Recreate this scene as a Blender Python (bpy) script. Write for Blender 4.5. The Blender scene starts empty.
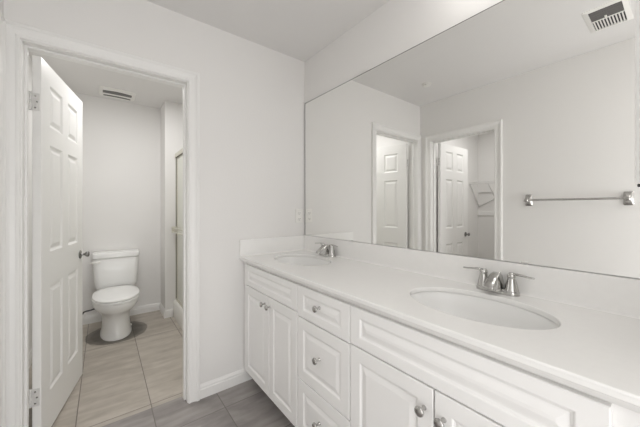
import bpy, bmesh, math
from mathutils import Vector, Matrix
from math import sin, cos, pi, radians

S = bpy.context.scene
COL = S.collection

# ------------------------------------------------------------------ camera
cam_d = bpy.data.cameras.new('camera')
cam = bpy.data.objects.new('camera', cam_d)
COL.objects.link(cam)
cam_d.sensor_width = 36.0
cam_d.lens = 280.27 / 640 * 36
cam_d.shift_y = -5.05 / 640
cam_d.clip_start = 0.02
cam.location = (-1.3243, -1.9219, 1.236)
cam.rotation_euler = (radians(90), 0, radians(-37.70))
S.camera = cam

# ------------------------------------------------------------------ world, lights, exposure
S.view_settings.view_transform = 'Standard'
S.view_settings.look = 'None'
S.view_settings.exposure = 0.06
S.view_settings.gamma = 1.0
S.view_settings.use_curve_mapping = False
S.cycles.use_denoising = True
S.cycles.max_bounces = 14
S.cycles.diffuse_bounces = 8
S.cycles.glossy_bounces = 8
S.cycles.transmission_bounces = 8
S.cycles.sample_clamp_indirect = 6.0
w = bpy.data.worlds.new('sky'); S.world = w
w.use_nodes = True
w.node_tree.nodes['Background'].inputs[0].default_value = (0.80, 0.87, 1.0, 1)
w.node_tree.nodes['Background'].inputs[1].default_value = 1.0


def area_light(name, loc, rot, sx, sy, power, color=(1, 0.99, 0.985)):
    d = bpy.data.lights.new(name, 'AREA')
    d.shape = 'RECTANGLE'; d.size = sx; d.size_y = sy
    d.energy = power; d.color = color
    o = bpy.data.objects.new(name, d); COL.objects.link(o)
    o.location = loc; o.rotation_euler = rot
    return o


area_light('rear_low_fill', (-0.8, -3.25, 0.70), (radians(-90), 0, pi), 1.4, 1.1, 21.0, (0.985, 0.99, 1.0))  # low fill lamp added behind the camera to even out the room
area_light('left_wall_fill', (-1.66, -2.62, 1.70), (0, radians(-90), 0), 1.1, 1.1, 4.5, (0.985, 0.99, 1.0))  # fill added in front of the solid left wall; no doorway stands there
area_light('rear_ceiling_fill', (-0.95, -2.75, 2.43), (0, 0, 0), 1.0, 0.8, 6.5)  # soft fill added under the unseen rear part of the ceiling
area_light('toilet_room_fill', (-1.12, 0.82, 2.43), (0, 0, 0), 0.45, 0.5, 11.0)  # fill added out of view above the door head to brighten the toilet room
area_light('shower_fill', (-0.35, 0.9, 2.43), (0, 0, 0), 0.4, 0.8, 1.0)  # weak fill added to lift the dark shower interior
area_light('closet_fill', (-2.35, -0.75, 2.43), (0, 0, 0), 0.6, 0.6, 9.0)  # hidden fill added under the closet ceiling to brighten its walls


# ------------------------------------------------------------------ materials
def new_mat(name):
    m = bpy.data.materials.new(name); m.use_nodes = True
    nt = m.node_tree
    return m, nt, nt.nodes['Principled BSDF']


def mat(name, col, rough=0.5, metal=0.0, var=0.0, scale=8.0, bump=0.0, bscale=60.0, ior=1.45, coat=0.0):
    m, nt, b = new_mat(name)
    b.inputs['Base Color'].default_value = (*col, 1)
    b.inputs['Roughness'].default_value = rough
    b.inputs['Metallic'].default_value = metal
    b.inputs['IOR'].default_value = ior
    b.inputs['Coat Weight'].default_value = coat
    b.inputs['Coat Roughness'].default_value = 0.08
    tc = nt.nodes.new('ShaderNodeTexCoord')
    if var:
        n = nt.nodes.new('ShaderNodeTexNoise'); n.inputs['Scale'].default_value = scale
        n.inputs['Detail'].default_value = 4
        r = nt.nodes.new('ShaderNodeMix'); r.data_type = 'RGBA'
        r.inputs[6].default_value = (*[c * (1 - var) for c in col], 1)
        r.inputs[7].default_value = (*[min(1, c * (1 + var)) for c in col], 1)
        nt.links.new(tc.outputs['Object'], n.inputs['Vector'])
        nt.links.new(n.outputs['Fac'], r.inputs[0])
        nt.links.new(r.outputs[2], b.inputs['Base Color'])
    if bump:
        n2 = nt.nodes.new('ShaderNodeTexNoise'); n2.inputs['Scale'].default_value = bscale
        bp = nt.nodes.new('ShaderNodeBump'); bp.inputs['Strength'].default_value = bump
        bp.inputs['Distance'].default_value = 0.002
        nt.links.new(tc.outputs['Object'], n2.inputs['Vector'])
        nt.links.new(n2.outputs['Fac'], bp.inputs['Height'])
        nt.links.new(bp.outputs['Normal'], b.inputs['Normal'])
    return m


M = {}
M['wall'] = mat('wall_paint', (0.80, 0.79, 0.775), 0.75, var=0.012, scale=2, bump=0.25, bscale=90)
M['ceiling'] = mat('ceiling_paint', (0.785, 0.775, 0.765), 0.85, var=0.012, scale=2, bump=0.3, bscale=70)
M['trim'] = mat('trim_paint', (0.84, 0.835, 0.82), 0.38, var=0.01)
M['door'] = mat('door_paint', (0.85, 0.845, 0.83), 0.36, var=0.01)
M['cabinet'] = mat('thermofoil_white', (0.90, 0.895, 0.885), 0.33, var=0.01)
M['counter'] = mat('white_solid_surface', (0.88, 0.875, 0.86), 0.22, var=0.02, scale=45)
M['porcelain'] = mat('white_porcelain', (0.87, 0.87, 0.86), 0.25, var=0.005, coat=0.1)
M['seat'] = mat('toilet_seat_plastic', (0.88, 0.88, 0.87), 0.22, var=0.005)
M['plastic'] = mat('white_plastic', (0.84, 0.83, 0.80), 0.35, var=0.01)
M['slot'] = mat('dark_slot', (0.04, 0.04, 0.04), 0.6, var=0.05)
M['duct'] = mat('grey_duct_metal', (0.16, 0.155, 0.15), 0.5, 0.3, var=0.1)
M['chrome'] = mat('polished_chrome', (0.55, 0.545, 0.53), 0.12, 1.0, var=0.02, scale=30)
M['nickel'] = mat('brushed_nickel', (0.50, 0.49, 0.475), 0.27, 1.0, var=0.06, scale=80)
M['knob'] = mat('dark_satin_nickel', (0.30, 0.295, 0.285), 0.3, 1.0, var=0.06, scale=80)
M['hinge'] = mat('satin_hinge_metal', (0.72, 0.715, 0.70), 0.40, 0.35, var=0.06, scale=50)
M['rubber'] = mat('dark_hose_braid', (0.06, 0.06, 0.06), 0.5, var=0.3, scale=400)
M['wire'] = mat('white_coated_wire', (0.72, 0.71, 0.70), 0.4, var=0.01)
M['shower'] = mat('cream_acrylic', (0.83, 0.82, 0.78), 0.25, var=0.01)
M['champagne'] = mat('champagne_frame_metal', (0.70, 0.68, 0.60), 0.35, 0.55, var=0.05)
M['gasket'] = mat('dark_gasket', (0.15, 0.14, 0.11), 0.6, var=0.1)
M['mirror_edge'] = mat('mirror_edge', (0.22, 0.22, 0.215), 0.4, 0.2, var=0.05)
M['toe'] = mat('toe_kick_shaded', (0.16, 0.155, 0.15), 0.6, var=0.05)  # dark colour carries the shade of the recess under the cabinets
M['mirror'] = mat('silvered_mirror', (0.915, 0.915, 0.90), 0.0, 1.0)


def emis(name, col, s):
    m, nt, b = new_mat(name)
    b.inputs['Base Color'].default_value = (*col, 1)
    b.inputs['Emission Color'].default_value = (*col, 1)
    b.inputs['Emission Strength'].default_value = s
    return m


M['globe'] = emis('frosted_globe', (1, 0.975, 0.95), 8.5)

# obscure greenish shower glass
m, nt, b = new_mat('obscure_shower_glass')
b.inputs['Base Color'].default_value = (0.95, 0.955, 0.885, 1)
b.inputs['Transmission Weight'].default_value = 0.35
b.inputs['Roughness'].default_value = 0.35
tc = nt.nodes.new('ShaderNodeTexCoord'); n = nt.nodes.new('ShaderNodeTexNoise'); n.inputs['Scale'].default_value = 120
bp = nt.nodes.new('ShaderNodeBump'); bp.inputs['Strength'].default_value = 0.4; bp.inputs['Distance'].default_value = 0.002
nt.links.new(tc.outputs['Object'], n.inputs['Vector']); nt.links.new(n.outputs['Fac'], bp.inputs['Height'])
nt.links.new(bp.outputs['Normal'], b.inputs['Normal'])
M['glass'] = m


def tile_mat(name, x0, y0, tw, tl, offset, c1, c2, grout, dark_oval=None, rough=0.42):
    """rectangular stone tiles, joints at x0 + k*tw and y0 + k*tl, with long soft streaks."""
    m, nt, b = new_mat(name)
    N, L = nt.nodes, nt.links
    geo = N.new('ShaderNodeNewGeometry')
    sep = N.new('ShaderNodeSeparateXYZ'); L.new(geo.outputs['Position'], sep.inputs[0])

    def mth(op, a, bb=None, c=None):
        q = N.new('ShaderNodeMath'); q.operation = op
        for i, v in enumerate((a, bb, c)):
            if v is None: continue
            if isinstance(v, (int, float)): q.inputs[i].default_value = v
            else: L.new(v, q.inputs[i])
        return q.outputs[0]
    u = mth('DIVIDE', mth('SUBTRACT', sep.outputs[0], x0), tw)
    ui = mth('FLOOR', u)
    odd = mth('MULTIPLY', mth('MODULO', mth('ABSOLUTE', ui), 2.0), offset)
    v = mth('ADD', mth('DIVIDE', mth('SUBTRACT', sep.outputs[1], y0), tl), odd)
    vi = mth('FLOOR', v)
    fu = mth('SUBTRACT', u, ui); fv = mth('SUBTRACT', v, vi)
    du = mth('MULTIPLY', mth('MINIMUM', fu, mth('SUBTRACT', 1.0, fu)), tw)
    dv = mth('MULTIPLY', mth('MINIMUM', fv, mth('SUBTRACT', 1.0, fv)), tl)
    d = mth('MINIMUM', du, dv)
    joint = mth('LESS_THAN', d, 0.0026)
    idv = N.new('ShaderNodeCombineXYZ'); L.new(ui, idv.inputs[0]); L.new(vi, idv.inputs[1])
    wn = N.new('ShaderNodeTexWhiteNoise'); wn.noise_dimensions = '3D'; L.new(idv.outputs[0], wn.inputs['Vector'])
    # streaks run across the tile
    mp = N.new('ShaderNodeMapping'); mp.inputs['Rotation'].default_value = (0, 0, radians(10))
    mp.inputs['Scale'].default_value = (2.2, 9.0, 1)
    ad = N.new('ShaderNodeVectorMath'); ad.operation = 'ADD'
    L.new(geo.outputs['Position'], ad.inputs[0])
    sc = N.new('ShaderNodeVectorMath'); sc.operation = 'SCALE'; sc.inputs['Scale'].default_value = 3.0
    L.new(wn.outputs['Color'], sc.inputs[0]); L.new(sc.outputs[0], ad.inputs[1])
    L.new(ad.outputs[0], mp.inputs['Vector'])
    n1 = N.new('ShaderNodeTexNoise'); n1.inputs['Scale'].default_value = 1.6; n1.inputs['Detail'].default_value = 5
    n1.inputs['Distortion'].default_value = 0.6
    L.new(mp.outputs[0], n1.inputs['Vector'])
    n2 = N.new('ShaderNodeTexNoise'); n2.inputs['Scale'].default_value = 14; n2.inputs['Detail'].default_value = 6
    L.new(ad.outputs[0], n2.inputs['Vector'])
    f = mth('ADD', mth('MULTIPLY', n1.outputs['Fac'], 0.75), mth('MULTIPLY', n2.outputs['Fac'], 0.25))
    f = mth('ADD', f, mth('MULTIPLY', mth('SUBTRACT', wn.outputs['Value'], 0.5), 0.16))
    ramp = N.new('ShaderNodeValToRGB')
    ramp.color_ramp.elements[0].position = 0.34; ramp.color_ramp.elements[0].color = (*c1, 1)
    ramp.color_ramp.elements[1].position = 0.64; ramp.color_ramp.elements[1].color = (*c2, 1)
    L.new(f, ramp.inputs[0])
    mx = N.new('ShaderNodeMix'); mx.data_type = 'RGBA'
    L.new(joint, mx.inputs[0]); L.new(ramp.outputs[0], mx.inputs[6]); mx.inputs[7].default_value = (*grout, 1)
    out = mx.outputs[2]
    if dark_oval:
        sx, sy, rx, ry = dark_oval
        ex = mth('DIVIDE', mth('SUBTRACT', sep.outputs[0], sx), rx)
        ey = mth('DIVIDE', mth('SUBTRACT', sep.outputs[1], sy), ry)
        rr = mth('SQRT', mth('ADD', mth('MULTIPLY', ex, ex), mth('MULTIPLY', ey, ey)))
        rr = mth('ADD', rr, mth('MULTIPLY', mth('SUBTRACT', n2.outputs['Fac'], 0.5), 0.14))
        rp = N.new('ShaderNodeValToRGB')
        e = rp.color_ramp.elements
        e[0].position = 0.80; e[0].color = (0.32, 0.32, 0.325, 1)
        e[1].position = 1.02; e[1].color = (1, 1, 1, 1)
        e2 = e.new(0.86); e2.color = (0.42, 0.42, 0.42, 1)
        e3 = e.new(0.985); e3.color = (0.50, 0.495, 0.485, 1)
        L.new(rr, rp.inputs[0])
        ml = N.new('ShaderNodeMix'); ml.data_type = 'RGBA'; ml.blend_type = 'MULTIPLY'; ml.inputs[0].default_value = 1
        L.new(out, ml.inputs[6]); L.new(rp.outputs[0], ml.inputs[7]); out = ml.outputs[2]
    L.new(out, b.inputs['Base Color'])
    b.inputs['Roughness'].default_value = rough
    bp = N.new('ShaderNodeBump'); bp.inputs['Distance'].default_value = 0.002; bp.inputs['Strength'].default_value = 0.5
    L.new(mth('SUBTRACT', 1.0, joint), bp.inputs['Height']); L.new(bp.outputs['Normal'], b.inputs['Normal'])
    return m


M['tile'] = tile_mat('bath_floor_tile', -0.725, -0.185, 0.363, 0.363, 0.0,
                     (0.24, 0.222, 0.212), (0.37, 0.345, 0.33), (0.18, 0.163, 0.15))
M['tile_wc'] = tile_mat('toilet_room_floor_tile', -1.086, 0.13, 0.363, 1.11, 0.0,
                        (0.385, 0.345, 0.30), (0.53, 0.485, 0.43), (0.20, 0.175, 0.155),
                        dark_oval=(-1.21, 1.53, 0.255, 0.275))  # floor colour made darker in an uneven oval around the toilet base


# ------------------------------------------------------------------ mesh helpers
def finish(name, bm, m, parent=None, smooth=False, auto=None, bevel=None, segs=2, merge=True):
    if merge: bmesh.ops.remove_doubles(bm, verts=bm.verts, dist=1e-6)
    bmesh.ops.recalc_face_normals(bm, faces=bm.faces)
    me = bpy.data.meshes.new(name); bm.to_mesh(me); bm.free()
    mats = m if isinstance(m, (list, tuple)) else [m]
    for k in mats: me.materials.append(M[k])
    o = bpy.data.objects.new(name, me); COL.objects.link(o)
    if smooth:
        for p in me.polygons: p.use_smooth = True
        if auto is not None:
            me.set_sharp_from_angle(angle=radians(auto))
    if bevel:
        b = o.modifiers.new('bevel', 'BEVEL'); b.width = bevel; b.segments = segs; b.limit_method = 'ANGLE'
        b.angle_limit = radians(40)
    if parent: o.parent = parent
    return o


def empty(name, loc=(0, 0, 0), rz=0.0):
    o = bpy.data.objects.new(name, None); COL.objects.link(o)
    o.location = loc; o.rotation_euler = (0, 0, rz); o.empty_display_size = 0.1
    return o


def tag(o, label=None, cat=None, group=None, kind=None):
    if label: o['label'] = label
    if cat: o['category'] = cat
    if group: o['group'] = group
    if kind: o['kind'] = kind
    return o


def struct(o, label=None, cat=None):
    return tag(o, label, cat, kind='structure')


def box(bm, x0, x1, y0, y1, z0, z1, mi=0):
    vs = [bm.verts.new((x, y, z)) for x in (x0, x1) for y in (y0, y1) for z in (z0, z1)]
    for f in ((0, 1, 3, 2), (4, 6, 7, 5), (0, 4, 5, 1), (2, 3, 7, 6), (0, 2, 6, 4), (1, 5, 7, 3)):
        bm.faces.new([vs[i] for i in f]).material_index = mi
    return vs


def boxes(name, lst, m, parent=None, **k):
    bm = bmesh.new()
    for b in lst: box(bm, *b)
    return finish(name, bm, m, parent, merge=False, **k)


def ringloft(bm, rings, cap0=True, cap1=True, closed=True, mi=0):
    """rings: list of lists of Vector, equal length"""
    R = [[bm.verts.new(p) for p in r] for r in rings]
    n = len(R[0])
    for a, b in zip(R, R[1:]):
        for i in range(n if closed else n - 1):
            j = (i + 1) % n
            bm.faces.new((a[i], a[j], b[j], b[i])).material_index = mi
    if cap0: bm.faces.new(list(reversed(R[0]))).material_index = mi
    if cap1: bm.faces.new(R[-1]).material_index = mi
    return R


def lathe(bm, prof, origin, axis='z', n=32, mi=0, cap0=True, cap1=True):
    """prof: (radius, distance along axis)"""
    ax = {'x': Vector((1, 0, 0)), 'y': Vector((0, 1, 0)), 'z': Vector((0, 0, 1)),
          '-x': Vector((-1, 0, 0)), '-y': Vector((0, -1, 0)), '-z': Vector((0, 0, -1))}[axis] if isinstance(axis, str) else Vector(axis).normalized()
    t = Vector((0, 0, 1)) if abs(ax.z) < 0.9 else Vector((1, 0, 0))
    u = ax.cross(t).normalized(); v = ax.cross(u)
    o = Vector(origin)
    rings = [[o + ax * d + (u * cos(2 * pi * k / n) + v * sin(2 * pi * k / n)) * max(r, 1e-4) for k in range(n)] for r, d in prof]
    ringloft(bm, rings, cap0, cap1, mi=mi)


def tube(bm, pts, r, n=10, mi=0):
    """round tube through points; r is a number or one per point"""
    pts = [Vector(p) for p in pts]
    rs = r if isinstance(r, (list, tuple)) else [r] * len(pts)
    rings = []
    up = None
    for i, p in enumerate(pts):
        a = pts[max(i - 1, 0)]; b = pts[min(i + 1, len(pts) - 1)]
        d = (b - a).normalized()
        if up is None:
            up = Vector((0, 0, 1)) if abs(d.z) < 0.9 else Vector((1, 0, 0))
        u = d.cross(up).normalized(); v = u.cross(d).normalized(); up = v
        rings.append([p + (u * cos(2 * pi * k / n) + v * sin(2 * pi * k / n)) * rs[i] for k in range(n)])
    ringloft(bm, rings, mi=mi)


def bez(p0, p1, p2, p3, n=12):
    p0, p1, p2, p3 = map(Vector, (p0, p1, p2, p3))
    return [(1 - t) ** 3 * p0 + 3 * (1 - t) ** 2 * t * p1 + 3 * (1 - t) * t * t * p2 + t ** 3 * p3
            for t in [i / n for i in range(n + 1)]]


def sweep_profile(bm, path_fn, prof, nseg):
    """path_fn(k, off) -> point of path corner k (0..nseg) at offset off, thickness added by caller's fn"""
    rings = [[path_fn(k, a, t) for (a, t) in prof] for k in range(nseg + 1)]
    ringloft(bm, rings)


CASING = [(0, 0), (0, 0.009), (0.004, 0.012), (0.012, 0.012), (0.016, 0.009), (0.034, 0.012), (0.046, 0.017),
          (0.050, 0.021), (0.062, 0.021), (0.066, 0.018), (0.066, 0)]
BASE = [(0, 0), (0.013, 0), (0.013, 0.058), (0.010, 0.063), (0.010, 0.074), (0.005, 0.086), (0.004, 0.090), (0, 0.090)]


def casing(name, plane, val, out, a0, a1, top, clampmin=None, clampmax=None):
    """three-sided door casing on plane x=val or y=val, facing direction out (+1/-1); a0<a1 inner edges"""
    def fn(k, off, t):
        a = (a0 - off, a0 - off, a1 + off, a1 + off)[k]
        if clampmin is not None: a = max(a, clampmin)
        if clampmax is not None: a = min(a, clampmax)
        z = (0.0, top + off, top + off, 0.0)[k]
        return Vector((val + out * t, a, z)) if plane == 'x' else Vector((a, val + out * t, z))
    bm = bmesh.new(); sweep_profile(bm, fn, CASING, 3)
    return struct(finish(name, bm, 'trim'), 'moulded white door casing', 'door casing')


def baseboard(name, p0, p1, nrm):
    p0 = Vector((*p0, 0)); p1 = Vector((*p1, 0)); nr = Vector((*nrm, 0))
    bm = bmesh.new()
    ringloft(bm, [[p + nr * a + Vector((0, 0, z)) for a, z in BASE] for p in (p0, p1)])
    return struct(finish(name, bm, 'trim'))


def panel_face(bm, mp, W, H, rects, prof, chamfer=0.0, mi=0):
    """face in the (u,v) plane, mp(u,v,d)->Vector (d = outwards); rects get nested rings from prof [(inset, depth)]"""
    us = sorted({chamfer, W - chamfer} | {r[0] for r in rects} | {r[1] for r in rects})
    vs = sorted({chamfer, H - chamfer} | {r[2] for r in rects} | {r[3] for r in rects})
    for i in range(len(us) - 1):
        for j in range(len(vs) - 1):
            cu = (us[i] + us[i + 1]) / 2; cv = (vs[j] + vs[j + 1]) / 2
            if any(r[0] < cu < r[1] and r[2] < cv < r[3] for r in rects): continue
            bm.faces.new([bm.verts.new(mp(*q, 0)) for q in ((us[i], vs[j]), (us[i + 1], vs[j]), (us[i + 1], vs[j + 1]), (us[i], vs[j + 1]))])
    for (u0, u1, v0, v1) in rects:
        rings = []
        for ins, dep in prof:
            rings.append([mp(u0 + ins, v0 + ins, dep), mp(u1 - ins, v0 + ins, dep), mp(u1 - ins, v1 - ins, dep), mp(u0 + ins, v1 - ins, dep)])
        ringloft(bm, rings, cap0=False)
    # chamfered edge ring
    if chamfer:
        ringloft(bm, [[mp(0, 0, -chamfer), mp(W, 0, -chamfer), mp(W, H, -chamfer), mp(0, H, -chamfer)],
                      [mp(chamfer, chamfer, -0.0), mp(W - chamfer, chamfer, 0), mp(W - chamfer, H - chamfer, 0), mp(chamfer, H - chamfer, 0)]],
                 cap0=False, cap1=False)


DOORPROF = [(0, 0), (0.003, -0.0015), (0.011, -0.008), (0.015, -0.009), (0.021, -0.009), (0.040, -0.002), (0.043, -0.0015)]
CABPROF = [(0, 0), (0.003, -0.001), (0.006, -0.004), (0.011, -0.0058), (0.016, -0.0052), (0.030, -0.0018), (0.034, -0.001)]


# ------------------------------------------------------------------ room shell
H = 2.4536
WX = -1.69                      # left wall plane
YR = -3.30                      # rear wall plane
A0, A1, DTOP = -1.630, -0.903, 2.036        # toilet room door jamb faces
B0, B1, CTOP = -0.805, -0.145, 2.008        # closet door jamb faces (y)
YB = 1.98                       # toilet room back wall
CX = -3.24                      # closet far wall

struct(boxes('floor', [(-1.80, 0.1, YR - 0.1, 0.09, -0.1, 0.0)], 'tile'))
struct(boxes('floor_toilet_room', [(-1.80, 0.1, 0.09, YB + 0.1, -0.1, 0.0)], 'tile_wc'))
M['carpet'] = mat('closet_carpet', (0.42, 0.39, 0.35), 0.95, var=0.15, scale=120, bump=0.8, bscale=300)
struct(boxes('floor_closet', [(CX - 0.1, -1.80, -1.75, 0.1, -0.1, 0.0)], 'carpet'))
struct(boxes('ceiling', [(-1.80, 0.1, YR - 0.1, YB + 0.1, H, H + 0.1)], 'ceiling'))
struct(boxes('ceiling_closet', [(CX - 0.1, -1.80, -1.75, 0.1, H, H + 0.1)], 'ceiling'))
struct(boxes('wall_back', [(-1.80, A0 - 0.018, 0, 0.115, 0, H), (A1 + 0.018, 0.0, 0, 0.115, 0, H),
                           (A0 - 0.018, A1 + 0.018, 0, 0.115, DTOP + 0.018, H)], 'wall'))
struct(boxes('wall_right', [(0, 0.1, YR - 0.1, 0.115, 0, H)], 'wall'))
struct(boxes('wall_vanity_shade', [(-0.66, 0.0, -2.305, -2.200, 0, H)], 'wall'))  # unseen wall added to shade the near end of the counter
struct(boxes('wall_left', [(-1.80, WX, YR - 0.1, B0 - 0.018, 0, H), (-1.80, WX, B1 + 0.018, 0.0, 0, H),
                           (-1.80, WX, B0 - 0.018, B1 + 0.018, CTOP + 0.018, H)], 'wall'))
struct(boxes('wall_rear', [(WX, -1.55, YR - 0.1, YR, 0, H), (-0.05, 0.0, YR - 0.1, YR, 0, H),
                           (-1.55, -0.05, YR - 0.1, YR, 0, 0.10), (-1.55, -0.05, YR - 0.1, YR, 1.40, H)], 'wall'))
struct(boxes('wall_toilet_room_left', [(-1.90, -1.79, 0.115, YB + 0.1, 0, H)], 'wall'))
struct(boxes('wall_toilet_room_back', [(-1.79, 0.1, YB, YB + 0.1, 0, H)], 'wall'))
struct(boxes('wall_shower_end', [(-0.772, 0.0, 1.65, YB, 0, H)], 'wall'))
struct(boxes('wall_shower_right', [(0.0, 0.1, 0.115, YB, 0, H)], 'wall'))
struct(boxes('wall_closet_side', [(CX - 0.1, -1.80, 0.0, 0.1, 0, H)], 'wall'))
struct(boxes('wall_closet_far', [(CX - 0.1, CX, -1.75, 0.0, 0, H)], 'wall'))
struct(boxes('wall_closet_rear', [(CX, -1.80, -1.75, -1.65, 0, H)], 'wall'))

# invented rear window, unseen; its glowing pane is added to help light the room
w1 = struct(empty('added_window_1', (-0.80, YR - 0.05, 0.10)))
boxes('added_window_frame', [(-0.75, -0.71, -0.04, 0.04, 0, 1.3), (0.71, 0.75, -0.04, 0.04, 0, 1.3), (-0.71, 0.71, -0.04, 0.04, 0, 0.05),
                       (-0.71, 0.71, -0.04, 0.04, 1.25, 1.3), (-0.02, 0.02, -0.02, 0.02, 0.05, 1.25)], 'trim', w1)
M['pane'] = emis('added_glow_pane', (0.95, 0.97, 1.0), 0.4)
boxes('added_window_pane', [(-0.71, 0.71, -0.030, -0.024, 0.05, 1.25)], 'pane', w1)

# jambs with stop, and casings
def jamb(name, plane, lo, hi, a0, a1, top, s0, s1):
    """lining of a doorway through a wall; lo..hi is the wall's thickness, s0..s1 the stop"""
    L_ = [(a0 - 0.018, a0, lo, hi, 0, top + 0.018), (a1, a1 + 0.018, lo, hi, 0, top + 0.018), (a0, a1, lo, hi, top, top + 0.018),
          (a0, a0 + 0.011, s0, s1, 0, top), (a1 - 0.011, a1, s0, s1, 0, top), (a0 + 0.011, a1 - 0.011, s0, s1, top - 0.011, top)]
    if plane == 'x': L_ = [(c, d, a, b, e, f) for a, b, c, d, e, f in L_]
    return struct(boxes(name, L_, 'trim', bevel=0.0015, segs=1))


jamb('trim_1', 'y', -0.001, 0.116, A0, A1, DTOP, 0.040, 0.078)
jamb('trim_2', 'x', -1.801, WX + 0.001, B0, B1, CTOP, -1.765, -1.727)
casing('trim_3', 'y', 0.0, -1, A0 - 0.005, A1 + 0.005, DTOP + 0.005, clampmin=WX + 0.001)
casing('trim_4', 'y', 0.115, 1, A0 - 0.005, A1 + 0.005, DTOP + 0.005)
casing('trim_5', 'x', WX, 1, B0 - 0.005, B1 + 0.005, CTOP + 0.005)
casing('trim_6', 'x', -1.80, -1, B0 - 0.005, B1 + 0.005, CTOP + 0.005)

baseboard('baseboard_back', (-0.832, 0), (-0.464, 0), (0, -1))
baseboard('baseboard_left', (WX, -0.876), (WX, YR), (1, 0))
baseboard('baseboard_rear', (WX, YR), (0, YR), (0, 1))
baseboard('baseboard_right', (0, -2.305), (0, YR), (-1, 0))
baseboard('baseboard_toilet_room_back', (-1.79, YB), (-0.772, YB), (0, -1))
baseboard('baseboard_toilet_room_left', (-1.79, 0.118), (-1.79, YB), (1, 0))
baseboard('baseboard_shower_return', (-0.772, 1.637), (-0.772, YB), (-1, 0))
baseboard('baseboard_shower_end', (-0.772, 1.65), (-0.700, 1.65), (0, -1))
baseboard('baseboard_closet_far', (CX, 0), (CX, -1.65), (1, 0))
baseboard('baseboard_closet_side', (-1.83, 0), (CX, 0), (0, -1))


# ------------------------------------------------------------------ six-panel doors
def six_panel(name, pivot, phi, W, parent_label, hinge_side, HH=2.012):
    """leaf runs from the pivot along +u; hinge_side: side (in v) where the pivot sits"""
    d = struct(empty(name, pivot, phi))
    d['label'] = parent_label; d['category'] = 'door'
    T, z0 = 0.035, 0.012
    v0, v1 = (-T, 0) if hinge_side > 0 else (0, T)
    st, ms = 0.112, 0.095
    half = (W - 2 * st - ms) / 2
    rects = []
    for (a, b_) in ((0.215, 0.80), (0.985, 1.575), (1.675, 1.905)):
        for k in (0, 1):
            u0 = st + k * (half + ms)
            rects.append((u0, u0 + half, a, b_))
    bm = bmesh.new()
    panel_face(bm, lambda u, v, dd: Vector((u, v0 - dd, z0 + v)), W, HH, rects, DOORPROF, 0.0015)
    panel_face(bm, lambda u, v, dd: Vector((u, v1 + dd, z0 + v)), W, HH, rects, DOORPROF, 0.0015)
    c = 0.0015
    ringloft(bm, [[Vector((0, v0 + c, z0)), Vector((W, v0 + c, z0)), Vector((W, v0 + c, z0 + HH)), Vector((0, v0 + c, z0 + HH))],
                  [Vector((0, v1 - c, z0)), Vector((W, v1 - c, z0)), Vector((W, v1 - c, z0 + HH)), Vector((0, v1 - c, z0 + HH))]], False, False)
    finish('door_leaf', bm, 'door', d)
    # knobs on both faces
    kb = bmesh.new()
    for s, vf in ((-1, v0), (1, v1)):
        ax = '-y' if s < 0 else 'y'
        prof = [(0.030, 0), (0.030, 0.004), (0.025, 0.008), (0.011, 0.011), (0.0085, 0.018), (0.0085, 0.026), (0.013, 0.031), (0.0185, 0.037),
                (0.020, 0.044), (0.0185, 0.050), (0.011, 0.054), (0.0005, 0.055)]
        lathe(kb, prof, (W - 0.062, vf, 0.905), ax, 28)
    finish('door_knob', kb, 'knob', d, smooth=True, auto=50)
    lp = bmesh.new(); box(lp, W - 0.0005, W + 0.002, (v0 + v1) / 2 - 0.012, (v0 + v1) / 2 + 0.012, 0.875, 0.935)
    box(lp, W + 0.002, W + 0.009, (v0 + v1) / 2 - 0.006, (v0 + v1) / 2 + 0.006, 0.895, 0.915)
    finish('latch_plate', lp, 'nickel', d)
    # hinges: barrel with knuckles at the pivot, leaf let into the door's edge with screws
    for zc in (0.262, 1.785):
        hb = bmesh.new()
        for k in range(5):
            zz = zc - 0.0445 + k * 0.0178
            lathe(hb, [(0.0062, 0), (0.0068, 0.001), (0.0068, 0.0163), (0.0062, 0.0173)], (-0.004, hinge_side * 0.006, zz), 'z', 14)
        lathe(hb, [(0.003, 0), (0.008, 0.001), (0.006, 0.005)], (-0.004, hinge_side * 0.006, zc + 0.0445), 'z', 14)
        a, b_ = sorted((hinge_side * 0.004, -hinge_side * 0.029))
        box(hb, -0.003, 0.0002, a, b_, zc - 0.0445, zc + 0.0445)
        hg = finish('hinge', hb, 'hinge', d, smooth=True, auto=35)
        sb = bmesh.new()
        for dz in (-0.03, 0, 0.03):
            lathe(sb, [(0.0042, -0.0003), (0.0042, 0.0008), (0.003, 0.0012), (0.0006, 0.0006)], (-0.003, -hinge_side * (0.013 if dz else 0.020), zc + dz), '-x', 12)
        finish('screw', sb, 'nickel', hg, smooth=True, auto=40)
    return d


six_panel('door_1', (-1.614, 0.120, 0), radians(79.0), 0.698,
          'white six-panel door standing open into the toilet room', 1)
six_panel('door_2', (-1.805, -0.160, 0), radians(181.5), 0.640,
          'white six-panel closet door standing open into the closet, seen in the wall mirror', -1, 1.990)

# ------------------------------------------------------------------ vanity
XF = -0.545                      # face of doors and drawers
CT, CTH = 0.8977, 0.038          # counter top height, thickness
XC = -0.563                      # counter front
FT, FB = 0.852, 0.110            # top and bottom of the fronts
GAP = 0.0055
VEND = -2.186                    # vanity end


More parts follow.
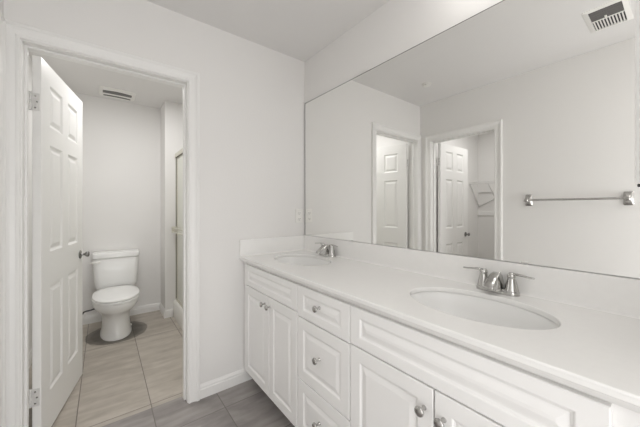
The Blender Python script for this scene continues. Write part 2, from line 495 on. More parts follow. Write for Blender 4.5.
def front(name, y1, y0, zb, zt, parent, origin, inset=0.050):
    """cabinet front between y1 (nearer the back wall) and y0, facing -x"""
    ya, yb = y1 - GAP / 2, y0 + GAP / 2
    W_, H_ = ya - yb, zt - zb - GAP
    z0 = zb + GAP / 2
    T = 0.019
    ox, oy, oz = origin
    mpf = lambda u, v, d: Vector((XF - d - ox, ya - u - oy, z0 + v - oz))
    bm = bmesh.new()
    iv = min(inset, H_ * 0.24); ins = inset
    panel_face(bm, mpf, W_, H_, [(ins, W_ - ins, iv, H_ - iv)], CABPROF, 0.002)
    c = 0.002
    ringloft(bm, [[mpf(0, 0, -c), mpf(W_, 0, -c), mpf(W_, H_, -c), mpf(0, H_, -c)],
                  [mpf(0, 0, -T), mpf(W_, 0, -T), mpf(W_, H_, -T), mpf(0, H_, -T)]], cap0=False)
    return finish(name, bm, 'cabinet', parent)


def knob(y, z, parent, origin):
    ox, oy, oz = origin
    bm = bmesh.new()
    lathe(bm, [(0.0075, -0.0005), (0.0075, 0.002), (0.005, 0.005), (0.0045, 0.018), (0.008, 0.022), (0.0145, 0.025), (0.0155, 0.029),
               (0.0135, 0.0325), (0.007, 0.0345), (0.0005, 0.035)], (XF - ox, y - oy, z - oz), '-x', 26)
    return finish('knob', bm, 'nickel', parent, smooth=True, auto=60)


def cabinet(name, y1, y0, label, filler=None):
    org = (-0.27, (y1 + y0) / 2, 0)
    c = tag(empty(name, org), label, 'cabinet', 'base cabinets of the double vanity')
    ox, oy, oz = org
    xb, xf = -0.003, XF + 0.0195
    # carcass: sides, bottom, back, face frame, with the toe space below
    lst = [(xf + 0.019, xb, y1 - 0.016, y1, 0.085, 0.856), (xf + 0.019, xb, y0, y0 + 0.016, 0.085, 0.856),
           (xf + 0.019, xb, y0 + 0.016, y1 - 0.016, 0.085, 0.101), (xb - 0.006, xb, y0 + 0.016, y1 - 0.016, 0.101, 0.856)]
    boxes('carcass', [(a - ox, b - ox, p - oy, q - oy, r, s) for a, b, p, q, r, s in lst], 'cabinet', c)
    fl = filler or 0.035
    ff = [(xf, xf + 0.019, y1 - 0.035, y1, 0.085, 0.857), (xf, xf + 0.019, y0, y0 + fl, 0.085, 0.857),
          (xf, xf + 0.019, y0 + fl, y1 - 0.035, 0.820, 0.857), (xf, xf + 0.019, y0 + fl, y1 - 0.035, 0.085, 0.145)]
    boxes('face_frame', [(a - ox, b - ox, p - oy, q - oy, r, s) for a, b, p, q, r, s in ff], 'cabinet', c)
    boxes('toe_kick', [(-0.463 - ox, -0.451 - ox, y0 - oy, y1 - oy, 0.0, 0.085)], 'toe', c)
    return c, org


RAIL = 0.697
# left sink base
c, org = cabinet('sink_base_cabinet', -0.002, -0.7235,
                 'white base cabinet with two raised-panel doors against the wall, under the far sink')
front('false_drawer_front', -0.060, -0.7235, RAIL + 0.012, FT, c, org)
d = front('door', -0.060, -0.415, FB, RAIL + 0.012, c, org); knob(-0.368, 0.656, d, org)
d = front('door', -0.415, -0.7235, FB, RAIL + 0.012, c, org); knob(-0.436, 0.656, d, org)
# drawer base
c, org = cabinet('drawer_base_cabinet', -0.7235, -1.1075,
                 'narrow white base cabinet with three knobbed drawers between the two sinks')
for zb, zt in ((0.693, FT), (0.383, 0.693), (FB, 0.383)):
    d = front('drawer', -0.7235, -1.1075, zb, zt, c, org); knob(-0.910, (zb + zt) / 2 + 0.010, d, org)
# right sink base
c, org = cabinet('sink_base_cabinet', -1.1075, VEND,
                 'white base cabinet with a wide false drawer front above two doors, under the near sink', filler=0.375)
front('false_drawer_front', -1.1075, -1.839, RAIL, FT, c, org)
d = front('door', -1.1075, -1.468, FB, RAIL, c, org); knob(-1.437, 0.625, d, org)
d = front('door', -1.468, -1.839, FB, RAIL, c, org); knob(-1.500, 0.625, d, org)

# countertop with two oval cut-outs (curve with holes, turned into a mesh)
SINKS = [(-0.276, -0.368), (-0.284, -1.468)]
SA, SB = 0.236, 0.160
cu = bpy.data.curves.new('top', 'CURVE'); cu.dimensions = '2D'; cu.fill_mode = 'BOTH'
ST = 0.020
cu.extrude = ST / 2 - 0.004; cu.bevel_depth = 0.004; cu.bevel_resolution = 3; cu.offset = -0.004


def poly(pts):
    s = cu.splines.new('POLY'); s.points.add(len(pts) - 1)
    for p_, q in zip(s.points, pts): p_.co = (q[0], q[1], 0, 1)
    s.use_cyclic_u = True


CE = VEND - 0.012
poly([(XC, CE), (-0.0, CE), (-0.0, -0.0), (XC, -0.0)])
for sx, sy in SINKS:
    poly([(sx + SB * cos(2 * pi * k / 72), sy + SA * sin(2 * pi * k / 72)) for k in range(72)])
tmp = bpy.data.objects.new('tmp', cu); COL.objects.link(tmp)
dg = bpy.context.evaluated_depsgraph_get(); dg.update()
me = bpy.data.meshes.new_from_object(tmp.evaluated_get(dg))
bpy.data.objects.remove(tmp)
me.materials.clear(); me.materials.append(M['counter'])
counter = tag(empty('vanity_countertop', (XC / 2, CE / 2, CT)),
              'long glossy white countertop with two oval sink cut-outs on the vanity cabinets', 'countertop')
me.transform(Matrix.Translation((-XC / 2, -CE / 2, -ST / 2)))
top = bpy.data.objects.new('counter_slab', me); COL.objects.link(top); top.parent = counter
for p in me.polygons: p.use_smooth = True
me.set_sharp_from_angle(angle=radians(35))
ox, oy = XC / 2, CE / 2
bm = bmesh.new()
ringloft(bm, [[Vector((a - ox, y_ - oy, z_)) for a, z_ in ((XC - 0.0004, -0.006), (XC + 0.0005, -0.012), (XC + 0.017, -CTH), (XC + 0.045, -CTH), (XC + 0.045, -0.0195), (XC + 0.004, -0.0195), (XC + 0.004, -0.007))]
              for y_ in (CE, -0.0004)])
finish('front_edge', bm, 'counter', counter, smooth=True, auto=50)
bm = bmesh.new()
CV = [(0.0, 0.0)] + [(-0.013 + 0.013 * sin(t_ * pi / 12), 0.013 - 0.013 * cos(t_ * pi / 12)) for t_ in range(7)]
ringloft(bm, [[Vector((-0.0185 + a - ox, y_ - oy, z_ - 0.0003)) for a, z_ in CV] for y_ in (CE, -0.019)])
ringloft(bm, [[Vector((x_ - ox, -0.0185 + a - oy, z_ - 0.0003)) for a, z_ in CV] for x_ in (XC + 0.002, -0.019)])
finish('cove', bm, 'counter', counter, smooth=True, auto=50)
boxes('backsplash', [(-0.019 - ox, -0.0005 - ox, CE - oy, -0.0005 - oy, 0.0, 0.118)], 'counter', counter, bevel=0.003)
boxes('side_splash', [(XC + 0.001 - ox, -0.0195 - ox, -0.019 - oy, -0.0005 - oy, 0.0, 0.118)], 'counter', counter, bevel=0.003)

# undermount basins
for (sx, sy), lab in zip(SINKS, ('oval white basin set in the counter beside the side splash, the far one',
                                 'oval white basin set in the near end of the counter')):
    s = tag(empty('undermount_sink', (sx, sy, CT - 0.0205)), lab, 'sink', 'oval vanity sinks')
    bm = bmesh.new()
    n = 64
    prof = [(1.10, 0.0), (1.035, 0.0), (1.02, -0.003), (1.0, -0.012), (0.965, -0.045), (0.90, -0.082), (0.78, -0.112), (0.60, -0.131),
            (0.38, -0.141), (0.16, -0.145), (0.145, -0.147)]
    prof_o = [(0.145, -0.160), (0.40, -0.153), (0.63, -0.143), (0.83, -0.122), (0.95, -0.090), (1.03, -0.045), (1.06, -0.012), (1.10, -0.008)]
    rings = [[Vector((SB * r * cos(2 * pi * k / n) + (1 - r) * 0.02, SA * r * sin(2 * pi * k / n), z)) for k in range(n)] for r, z in prof + prof_o]
    rings.append(rings[0])
    ringloft(bm, rings, False, False)
    finish('basin', bm, 'porcelain', s, smooth=True, auto=60)
    bm = bmesh.new()
    lathe(bm, [(0.031, -0.1455), (0.031, -0.1425), (0.026, -0.1415), (0.021, -0.1435), (0.019, -0.150)], (0.017, 0, 0), 'z', 28, cap0=False)
    dr = finish('drain', bm, 'chrome', s, smooth=True, auto=40)
    bm = bmesh.new()
    lathe(bm, [(0.004, -0.15), (0.004, -0.140), (0.0165, -0.1385), (0.0165, -0.1365), (0.010, -0.1345), (0.0005, -0.134)], (0.017, 0, 0), 'z', 24)
    finish('stopper', bm, 'chrome', dr, smooth=True, auto=40)
    bm = bmesh.new()      # overflow hole at the front of the bowl
    ov = Vector((-SB * 0.955, 0, -0.050)); axv = Vector((0.95, 0, 0.30)).normalized()
    lathe(bm, [(0.009, 0), (0.009, 0.003), (0.006, 0.004), (0.0055, 0.001)], ov, axv, 20)
    finish('overflow', bm, 'chrome', s, smooth=True, auto=40)


def faucet(y, lab):
    f = tag(empty('centerset_faucet', (-0.058, y, CT)), lab, 'faucet', 'two-handle vanity faucets')
    # base plate, a long rounded bar
    bm = bmesh.new()
    def obl(hl, r, z, n=12):
        pts = []
        for k in range(n + 1):
            a = -pi / 2 + pi * k / n; pts.append(Vector((-sin(a) * r, hl + cos(a) * r, z)))
        for k in range(n + 1):
            a = pi / 2 + pi * k / n; pts.append(Vector((-sin(a) * r, -hl + cos(a) * r, z)))
        return pts
    ringloft(bm, [obl(0.052, 0.0265, 0.0), obl(0.052, 0.0265, 0.010), obl(0.052, 0.024, 0.016), obl(0.050, 0.019, 0.019)])
    finish('base_plate', bm, 'chrome', f, smooth=True, auto=50)
    # spout: broad arched wedge over the base, tapering to a flat outlet over the basin
    bm = bmesh.new()
    secs = [(0.016, 0.016, 0.056, 0.012, 0.024), (0.008, 0.016, 0.074, 0.013, 0.0245), (-0.006, 0.016, 0.081, 0.0135, 0.025), (-0.024, 0.017, 0.079, 0.0145, 0.025),
            (-0.048, 0.019, 0.066, 0.016, 0.024), (-0.070, 0.021, 0.050, 0.0175, 0.022), (-0.086, 0.023, 0.038, 0.0175, 0.020), (-0.090, 0.025, 0.034, 0.015, 0.017)]
    rings = []
    for x, zb_, zt_, ht_, hb_ in secs:
        r_ = 0.005
        half = [(hb_, zb_), (hb_ - 0.0005, zb_ + (zt_ - zb_) * 0.35), (ht_ + 0.002, zt_ - r_), (ht_, zt_ - r_ * 0.4), (ht_ - r_ * 0.7, zt_)]
        rings.append([Vector((x, yy, zz)) for yy, zz in half] + [Vector((x, -yy, zz)) for yy, zz in reversed(half)])
    ringloft(bm, rings)
    sp = finish('spout', bm, 'chrome', f, smooth=True, auto=60)
    bm = bmesh.new(); lathe(bm, [(0.0095, 0), (0.0095, 0.009), (0.0075, 0.010), (0.0075, 0.004)], (-0.072, 0, 0.028), '-z', 20)
    finish('aerator', bm, 'chrome', sp, smooth=True, auto=40)
    bm = bmesh.new(); lathe(bm, [(0.0025, 0), (0.0025, 0.052), (0.0055, 0.055), (0.0055, 0.063), (0.002, 0.066)], (0.032 - 0.008, 0, 0.012), 'z', 14)
    finish('lift_rod', bm, 'chrome', f, smooth=True, auto=40)
    for s in (1, -1):
        bm = bmesh.new()
        lathe(bm, [(0.0245, 0.014), (0.0245, 0.021), (0.0225, 0.024), (0.0215, 0.032), (0.0185, 0.046), (0.0150, 0.058), (0.0140, 0.066)], (0, s * 0.051, 0), 'z', 28)
        h = finish('handle', bm, 'chrome', f, smooth=True, auto=50)
        bm = bmesh.new()
        lathe(bm, [(0.0140, 0.066), (0.0155, 0.071), (0.0135, 0.080), (0.010, 0.086), (0.0005, 0.088)], (0, s * 0.051, 0), 'z', 26)
        P = bez((0, s * 0.051, 0.079), (-0.004, s * 0.075, 0.088), (-0.010, s * 0.100, 0.078), (-0.014, s * 0.128, 0.080), 12)
        rings = []
        for i, p in enumerate(P):
            t = i / (len(P) - 1)
            hwid = 0.0055 + 0.0035 * sin(pi * min(1, t * 1.15)) * (1 if t < .9 else 0.8)
            if i == len(P) - 1: hwid *= 0.55
            hth = 0.0055 - 0.0026 * t
            rings.append([p + Vector((hwid * cos(2 * pi * k / 14), 0, hth * sin(2 * pi * k / 14))) for k in range(14)])
        ringloft(bm, rings)
        finish('lever', bm, 'chrome', h, smooth=True, auto=60)
    return f


faucet(-0.368, 'small chrome two-lever faucet behind the far sink by the side splash')
faucet(-1.461, 'chrome two-lever faucet standing behind the near sink')

# ------------------------------------------------------------------ mirror
MB, MT, ML, MR = 1.0185, 2.0995, -0.018, -2.190
mr = tag(empty('wall_mirror', (-0.004, (ML + MR) / 2, MB)), 'large frameless wall mirror standing on the backsplash above the vanity', 'mirror')
cy = (ML + MR) / 2
bm = bmesh.new()
hw, hh = (ML - MR) / 2, MT - MB
box(bm, -0.0035, 0.0035, -hw, hw, 0.0, hh)
for fc in bm.faces:
    if fc.calc_center_median().x < -0.003: fc.material_index = 0
    else: fc.material_index = 1
finish('mirror_glass', bm, ['mirror', 'mirror_edge'], mr)
boxes('edge_strip', [(-0.0045, 0.0035, hw, hw + 0.004, -0.001, hh + 0.003), (-0.0045, 0.0035, -hw - 0.003, -hw, -0.001, hh + 0.003),
                     (-0.0045, 0.0035, -hw, hw, hh, hh + 0.003)], 'mirror_edge', mr)
for yy in (-0.57, -1.539):
    boxes('mirror_clip', [(-0.0065, -0.0036, yy - cy - 0.012, yy - cy + 0.012, -0.001, 0.006)], 'hinge', mr, bevel=0.0008)

# ------------------------------------------------------------------ vanity light bar over the mirror (above the frame)
vl = tag(empty('vanity_light', (-0.002, -1.64, 2.315)), 'light bar with four frosted globes on the wall above the mirror', 'light')
boxes('back_plate', [(-0.028, 0.0, -0.36, 0.36, -0.055, 0.055)], 'chrome', vl, bevel=0.004)
for k in range(4):
    yy = 0.27 - 0.18 * k
    bm = bmesh.new(); lathe(bm, [(0.030, 0.0), (0.030, 0.012), (0.022, 0.020), (0.022, 0.030)], (-0.028, yy, 0), '-x', 24)
    finish('socket', bm, 'chrome', vl, smooth=True, auto=40)
    bm = bmesh.new(); bmesh.ops.create_uvsphere(bm, u_segments=24, v_segments=14, radius=0.05)
    bmesh.ops.translate(bm, verts=bm.verts, vec=(-0.102, yy, 0))
    finish('globe', bm, 'globe', vl, smooth=True)

# ------------------------------------------------------------------ wall cabinet at the right end, over the mirror
mc = tag(empty('medicine_cabinet', (-0.009, -2.017, 1.307)), 'white framed mirrored wall cabinet at the right edge, over the mirror end', 'wall cabinet')
boxes('cabinet_box', [(-0.078, 0, -0.18, 0.176, 0.004, 0.88)], 'trim', mc, bevel=0.002)
boxes('door_frame', [(-0.094, -0.079, 0.170, 0.180, 0, 0.885), (-0.094, -0.079, -0.184, -0.172, 0, 0.885), (-0.094, -0.079, -0.172, 0.168, 0, 0.012),
                     (-0.094, -0.079, -0.172, 0.168, 0.873, 0.885)], 'trim', mc, bevel=0.002)
boxes('door_mirror', [(-0.090, -0.0795, -0.1715, 0.1695, 0.0125, 0.8725)], ['mirror'], mc)
bm = bmesh.new(); lathe(bm, [(0.003, 0), (0.004, 0.002), (0.004, 0.007), (0.001, 0.009)], (-0.086, 0.172, 0.0), '-z', 12)
finish('hinge_pin', bm, 'rubber', mc, smooth=True, auto=40)

# ------------------------------------------------------------------ outlet, towel bar, register, sprinkler
oc = tag(empty('outlet_plate', (-0.056, 0, 1.174)), 'white duplex outlet plate on the wall beside the mirror', 'outlet')
boxes('plate', [(-0.035, 0.035, -0.006, 0, -0.057, 0.057)], 'plastic', oc, bevel=0.003)
for zc in (0.024, -0.024):
    bm = bmesh.new()
    ringloft(bm, [[Vector((r * 0.017 * cos(2 * pi * k / 20), y_, zc + r * 0.0145 * sin(2 * pi * k / 20))) for k in range(20)]
                  for r, y_ in ((1.0, -0.005), (1.0, -0.008), (0.93, -0.0086))])
    rc = finish('receptacle', bm, 'plastic', oc, smooth=True, auto=40)
    boxes('slot', [(-0.0075, -0.0055, -0.0089, -0.0080, zc - 0.002, zc + 0.007), (0.0055, 0.0075, -0.0089, -0.0080, zc - 0.002, zc + 0.007),
                   (-0.002, 0.002, -0.0089, -0.0080, zc - 0.010, zc - 0.006)], 'slot', rc)

tb = tag(empty('towel_bar', (WX, -1.385, 1.309)), 'brushed metal towel bar with square end plates, seen in the mirror', 'towel bar')
for s in (1, -1):
    bm = bmesh.new()
    y_ = s * 0.300
    def rr(hy, hz, x, n=5, r=0.010):
        pts = []
        for cyy, czz, a0 in ((hy - r, hz - r, 0), (-hy + r, hz - r, pi / 2), (-hy + r, -hz + r, pi), (hy - r, -hz + r, 1.5 * pi)):
            for k in range(n + 1):
                a = a0 + pi / 2 * k / n
                pts.append(Vector((x, y_ + cyy + r * cos(a), czz + r * sin(a))))
        return pts
    ringloft(bm, [rr(0.027, 0.050, 0), rr(0.027, 0.050, 0.007), rr(0.022, 0.044, 0.013), rr(0.013, 0.016, 0.020, r=0.008),
                  rr(0.012, 0.013, 0.050, r=0.008), rr(0.014, 0.017, 0.056, r=0.008), rr(0.014, 0.017, 0.078, r=0.008), rr(0.009, 0.011, 0.083, r=0.006)])
    finish('mounting_post', bm, 'nickel', tb, smooth=True, auto=30)
bm = bmesh.new(); tube(bm, [(0.067, -0.29, 0), (0.067, 0.29, 0)], 0.0085, 16)
finish('bar', bm, 'nickel', tb, smooth=True, auto=60)

rg = tag(empty('ceiling_register', (-1.213, -1.632, H)), 'white ceiling air register with dark louvre slots, seen in the mirror', 'vent')
RX, RY = 0.162, 0.098
IX, IY = RX - 0.026, RY - 0.026
bm = bmesh.new()
fr = [(RX, RY, 0.0), (RX - 0.002, RY - 0.002, -0.004), (IX + 0.002, IY + 0.002, -0.010), (IX, IY, -0.006), (IX, IY, 0.0)]
ringloft(bm, [[Vector((-a, -c_, z)), Vector((a, -c_, z)), Vector((a, c_, z)), Vector((-a, c_, z))] for a, c_, z in fr], False, False)
finish('register_frame', bm, 'plastic', rg)
boxes('duct_opening', [(-IX, IX, -IY, IY, -0.0012, -0.0002)], 'slot', rg)
boxes('divider', [(-0.004, 0.010, -IY, IY, -0.009, -0.001)], 'plastic', rg)
for k in range(10):                       # short white blades on the half away from the mirror
    yy = -IY + 0.009 + k * (2 * IY - 0.018) / 9
    boxes('louvre', [(-IX + 0.002, -0.005, yy - 0.0033, yy + 0.0033, -0.0090, -0.0070)], 'plastic', rg)
for k in range(4):                        # long grey blades on the half towards the mirror
    xx = 0.026 + k * 0.030
    bm = bmesh.new(); box(bm, xx - 0.014, xx + 0.008, -IY + 0.001, IY - 0.001, -0.0078, -0.0066)
    bmesh.ops.rotate(bm, cent=(xx, 0, -0.006), matrix=Matrix.Rotation(radians(-8), 3, 'Y'), verts=bm.verts)
    finish('louvre', bm, 'duct', rg)
boxes('damper_lever', [(0.010, 0.040, 0.000, 0.010, -0.013, -0.009)], 'plastic', rg)

sk = tag(empty('sprinkler_cover', (-1.193, -0.392, H)), 'small round white sprinkler cover on the ceiling, seen in the mirror', 'sprinkler')
bm = bmesh.new(); lathe(bm, [(0.045, 0), (0.045, 0.002), (0.040, 0.005), (0.028, 0.006)], (0, 0, 0), '-z', 32)
finish('escutcheon', bm, 'plastic', sk, smooth=True, auto=40)
bm = bmesh.new(); lathe(bm, [(0.022, 0.005), (0.022, 0.012), (0.036, 0.014), (0.036, 0.019), (0.030, 0.022), (0.001, 0.023)], (0, 0, 0), '-z', 32)
finish('cover_disc', bm, 'plastic', sk, smooth=True, auto=40)

# exhaust fan grille on the toilet room ceiling
ex = tag(empty('exhaust_fan_grille', (-1.207, 1.735, H)), 'white exhaust fan grille with two long curved slots on the toilet room ceiling', 'vent')
bm = bmesh.new()
def sq(hx, hy, z, r=0.03, n=5):
    pts = []
    for cx_, cy_, a0 in ((hx - r, hy - r, 0), (-hx + r, hy - r, pi / 2), (-hx + r, -hy + r, pi), (hx - r, -hy + r, 1.5 * pi)):
        for k in range(n + 1):
            a = a0 + pi / 2 * k / n; pts.append(Vector((cx_ + r * cos(a), cy_ + r * sin(a), z)))
    return pts
ringloft(bm, [sq(0.155, 0.135, 0), sq(0.155, 0.135, -0.010), sq(0.145, 0.125, -0.018), sq(0.120, 0.10, -0.022)])
finish('cover', bm, 'plastic', ex, smooth=True, auto=30)
def arcslot(nm, yc, hw_, th_, bow, m_):
    bm = bmesh.new(); n = 14; lo, hi = [], []
    for k in range(n + 1):
        t = -1 + 2 * k / n
        x_ = hw_ * t; y_ = yc - bow * (1 - t * t)
        e = th_ * (1 - 0.25 * t * t)
        lo.append((x_, y_ - e)); hi.append((x_, y_ + e))
    ring = lo + hi[::-1]
    ringloft(bm, [[Vector((a, b_, -0.021)) for a, b_ in ring], [Vector((a, b_, -0.0255)) for a, b_ in ring]])
    return finish(nm, bm, m_, ex)
arcslot('slot', -0.050, 0.122, 0.042, 0.012, 'duct')
arcslot('slot', 0.060, 0.118, 0.016, 0.012, 'duct')

# ------------------------------------------------------------------ toilet
TX, TB = -1.212, YB - 0.012
tl = tag(empty('toilet', (TX, TB, 0)), 'white two-piece toilet with closed lid in the toilet room', 'toilet')


def rring(hx, y0, y1, z, r, n=6, bow=0.0):
    """rounded rectangle ring, y0..y1 negative going to the room"""
    pts = []
    yc = (y0 + y1) / 2; hy = abs(y1 - y0) / 2
    for cx_, cy_, a0 in ((hx - r, hy - r, 0), (-hx + r, hy - r, pi / 2), (-hx + r, -hy + r, pi), (hx - r, -hy + r, 1.5 * pi)):
        for k in range(n + 1):
            a = a0 + pi / 2 * k / n
            x_ = cx_ + r * cos(a); y_ = cy_ + r * sin(a)
            if y_ < 0: y_ -= bow * (1 - (x_ / hx) ** 2)
            pts.append(Vector((x_, yc + y_, z)))
    return pts


bm = bmesh.new()
ringloft(bm, [rring(0.150, -0.17, -0.01, 0.375, 0.05), rring(0.175, -0.185, -0.004, 0.39, 0.055, bow=0.008), rring(0.185, -0.19, -0.002, 0.43, 0.05, bow=0.012),
              rring(0.195, -0.193, 0, 0.55, 0.045, bow=0.012), rring(0.202, -0.196, 0, 0.705, 0.04, bow=0.012), rring(0.195, -0.19, -0.004, 0.712, 0.04, bow=0.01)])
finish('tank', bm, 'porcelain', tl, smooth=True, auto=50)
bm = bmesh.new()
ringloft(bm, [rring(0.203, -0.198, 0, 0.712, 0.035, bow=0.012), rring(0.206, -0.206, 0.004, 0.717, 0.035, bow=0.014), rring(0.207, -0.207, 0.004, 0.755, 0.035, bow=0.014),
              rring(0.203, -0.202, 0.001, 0.766, 0.035, bow=0.014), rring(0.190, -0.185, -0.012, 0.769, 0.035, bow=0.012)])
finish('tank_lid', bm, 'porcelain', tl, smooth=True, auto=50)
bm = bmesh.new()
lathe(bm, [(0.014, 0.0), (0.014, 0.008), (0.009, 0.012), (0.009, 0.016)], (-0.150, -0.198, 0.680), '-y', 20)
rings = []
for x_, hh_, yy in ((-0.140, 0.008, -0.212), (-0.160, 0.009, -0.215), (-0.190, 0.008, -0.219), (-0.215, 0.006, -0.221), (-0.222, 0.003, -0.221)):
    rings.append([Vector((x_, yy + 0.004 * cos(2 * pi * k / 12), 0.680 + hh_ * sin(2 * pi * k / 12))) for k in range(12)])
ringloft(bm, rings)
finish('flush_lever', bm, 'plastic', tl, smooth=True, auto=50)


def egg(hx, yb, yf, z, n=40, sq_=2.3):
    """egg outline: yb back, yf front (more negative), widest a bit behind the middle"""
    pts = []
    ym = yb + (yf - yb) * 0.46
    for k in range(n):
        a = 2 * pi * k / n
        c_, s_ = cos(a), sin(a)
        x_ = hx * math.copysign(abs(c_) ** (2 / sq_), c_)
        if s_ > 0: y_ = ym + (yb - ym) * abs(s_) ** (2 / (sq_ + 0.6))
        else: y_ = ym - (ym - yf) * abs(s_) ** (2 / 2.05)
        pts.append(Vector((x_, y_, z)))
    return pts


bm = bmesh.new()   # bowl and pedestal, one body
ringloft(bm, [egg(0.128, -0.19, -0.650, 0.0), egg(0.128, -0.19, -0.650, 0.016), egg(0.121, -0.19, -0.641, 0.028), egg(0.115, -0.19, -0.628, 0.09),
              egg(0.112, -0.19, -0.622, 0.15), egg(0.114, -0.18, -0.632, 0.20), egg(0.130, -0.16, -0.668, 0.240), egg(0.160, -0.12, -0.728, 0.272),
              egg(0.182, -0.08, -0.775, 0.305), egg(0.190, -0.05, -0.790, 0.335), egg(0.190, -0.04, -0.793, 0.362), egg(0.182, -0.045, -0.786, 0.372)])
finish('bowl', bm, 'porcelain', tl, smooth=True, auto=60).location.x = -0.010
bm = bmesh.new()
ringloft(bm, [egg(0.182, -0.245, -0.788, 0.373), egg(0.191, -0.24, -0.798, 0.376), egg(0.191, -0.24, -0.798, 0.388), egg(0.187, -0.243, -0.794, 0.392)])
finish('seat', bm, 'seat', tl, smooth=True, auto=40).location.x = -0.010
bm = bmesh.new()
ringloft(bm, [egg(0.178, -0.238, -0.786, 0.3945), egg(0.188, -0.232, -0.796, 0.397), egg(0.188, -0.232, -0.796, 0.407), egg(0.179, -0.238, -0.785, 0.415),
              egg(0.146, -0.265, -0.740, 0.419), egg(0.06, -0.36, -0.60, 0.421)])
finish('lid', bm, 'seat', tl, smooth=True, auto=40).location.x = -0.010
for s in (1, -1):
    bm = bmesh.new(); lathe(bm, [(0.012, 0), (0.013, 0.003), (0.013, 0.035), (0.012, 0.038)], (s * 0.075 - 0.019, -0.232, 0.392), 'x', 18)
    finish('lid_hinge', bm, 'seat', tl, smooth=True, auto=40)
    bm = bmesh.new(); lathe(bm, [(0.013, 0), (0.012, 0.012), (0.007, 0.018), (0.0005, 0.019)], (s * 0.112, -0.36, 0.015), 'z', 18)
    finish('bolt_cap', bm, 'plastic', tl, smooth=True, auto=50)

sv = tag(empty('water_supply_valve', (-1.495, YB, 0.100)), 'white shut-off valve with dark supply hose beside the toilet', 'valve')
bm = bmesh.new(); lathe(bm, [(0.030, 0), (0.029, 0.004), (0.016, 0.008)], (0, 0, 0), '-y', 24)
finish('escutcheon', bm, 'plastic', sv, smooth=True, auto=40)
bm = bmesh.new(); tube(bm, [(0, -0.004, 0), (0, -0.065, 0)], 0.009, 14); lathe(bm, [(0.013, 0), (0.013, 0.028)], (0, -0.055, 0), '-y', 18)
lathe(bm, [(0.009, 0), (0.009, 0.03)], (0, -0.068, 0), 'z', 14)
finish('valve_body', bm, 'plastic', sv, smooth=True, auto=40)
bm = bmesh.new(); lathe(bm, [(0.005, 0), (0.005, 0.015), (0.020, 0.018), (0.022, 0.026), (0.012, 0.030)], (0, -0.082, 0), '-y', 18)
finish('valve_handle', bm, 'plastic', sv, smooth=True, auto=40)
bm = bmesh.new(); tube(bm, bez((0, -0.068, 0.028), (0.0, -0.072, 0.075), (0.06, -0.075, 0.04), (0.125, -0.085, 0.085), 14) + [Vector((0.155, -0.09, 0.13)), Vector((0.160, -0.09, 0.20)), Vector((0.160, -0.09, 0.270))], 0.0075, 12)
finish('supply_hose', bm, 'rubber', sv, smooth=True)

# ------------------------------------------------------------------ shower
SX = -0.690
sp = tag(empty('shower_pan', (SX, 0.88, 0)), 'cream shower pan with raised curb beside the toilet', 'shower pan')
bm = bmesh.new()
ya, yb = 0.116 - 0.88, 1.6495 - 0.88
prof = [(0.0, 0.0), (0.0, 0.165), (0.008, 0.180), (0.020, 0.188), (0.085, 0.188), (0.098, 0.178), (0.108, 0.07), (0.13, 0.05), (0.685, 0.04), (0.685, 0.0)]
ringloft(bm, [[Vector((a, y_, z)) for a, z in prof] for y_ in (ya, yb)])
finish('pan', bm, 'shower', sp, smooth=True, auto=35)

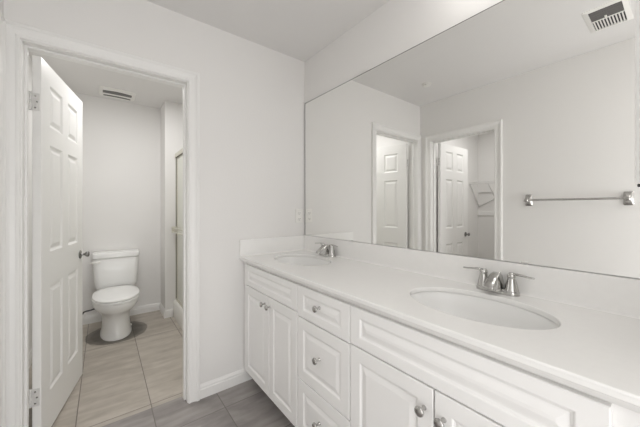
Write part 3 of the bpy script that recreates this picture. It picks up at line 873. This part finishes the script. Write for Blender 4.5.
sd = tag(empty('shower_enclosure', (SX + 0.045, 0.88, 0.188)), 'framed shower enclosure of greenish obscured glass with a bar handle', 'shower door')
ht = 1.632
boxes('frame', [(-0.022, 0.022, ya, ya + 0.030, 0, ht), (-0.022, 0.022, yb - 0.030, yb, 0, ht), (-0.030, 0.030, ya, yb, ht, ht + 0.045),
                (-0.024, 0.024, ya + 0.03, yb - 0.03, 0, 0.022)], 'champagne', sd, bevel=0.003)
boxes('gasket', [(-0.024, -0.018, ya + 0.03, yb - 0.03, ht - 0.010, ht), (-0.0235, -0.018, yb - 0.038, yb - 0.030, 0.022, ht - 0.010)], 'gasket', sd)
for nm, y0_, y1_, xo in (('glass_panel', 0.0, yb - 0.038, -0.010), ('glass_panel', ya + 0.030, 0.03, 0.010)):
    g = boxes(nm, [(xo - 0.0025, xo + 0.0025, y0_, y1_, 0.022, ht - 0.010)], 'glass', sd)
    boxes('panel_rail', [(xo - 0.008, xo + 0.008, y0_, y0_ + 0.022, 0.022, ht - 0.01), (xo - 0.008, xo + 0.008, y1_ - 0.022, y1_, 0.022, ht - 0.01)], 'champagne', g, bevel=0.002)
bm = bmesh.new()
hz = 0.80
for dz in (0.03, -0.012):
    tube(bm, [(-0.062, 0.06, hz + dz), (-0.062, yb - 0.055, hz + dz)], 0.0075, 14)
for y_ in (0.07, yb - 0.065):
    box(bm, -0.072, -0.018, y_ - 0.010, y_ + 0.010, hz - 0.024, hz + 0.042)
finish('handle_bar', bm, 'champagne', sd, smooth=True, auto=35)

# ------------------------------------------------------------------ closet wire shelf
ws = tag(empty('wire_shelf', (CX, -0.02, 1.615)), 'white wire closet shelf on the far closet wall with slanting braces, seen in the mirror', 'shelf')
y0_, y1_ = 0.018, -1.62
bm = bmesh.new()
for x_, z_ in ((0.005, 0.0), (0.30, 0.0), (0.302, -0.028), (0.15, -0.004)):
    tube(bm, [(x_, y0_, z_), (x_, y1_, z_)], 0.0035, 8)
for k in range(32):
    yy = -0.0 - k * 0.050
    tube(bm, [(0.005, yy, 0.003), (0.300, yy, 0.003), (0.302, yy, -0.028)], 0.0011, 6)
finish('shelf_deck', bm, 'wire', ws, smooth=True, auto=60)
for yy in (-0.000, -0.235, -1.20):
    bm = bmesh.new(); tube(bm, [(0.300, yy, -0.020), (0.012, yy, -0.355 if yy > -0.1 else -0.245)], 0.0065, 10)
    finish('brace', bm, 'wire', ws, smooth=True)
bm = bmesh.new(); tube(bm, [(0.010, -0.000, -0.355), (0.010, -0.210, -0.235)], 0.0065, 10)
finish('lower_rail', bm, 'wire', ws, smooth=True)
bm = bmesh.new(); tube(bm, [(0.008, 0.01, -0.14), (0.008, -1.5, -0.14)], 0.005, 8)
finish('wall_rail', bm, 'wire', ws, smooth=True)
cl = boxes('closet_cleat', [(CX, CX + 0.018, -1.64, -0.002, 1.13, 1.19)], 'trim', bevel=0.003)
tag(cl, 'white wooden cleat board across the far closet wall below the wire shelf', 'cleat')
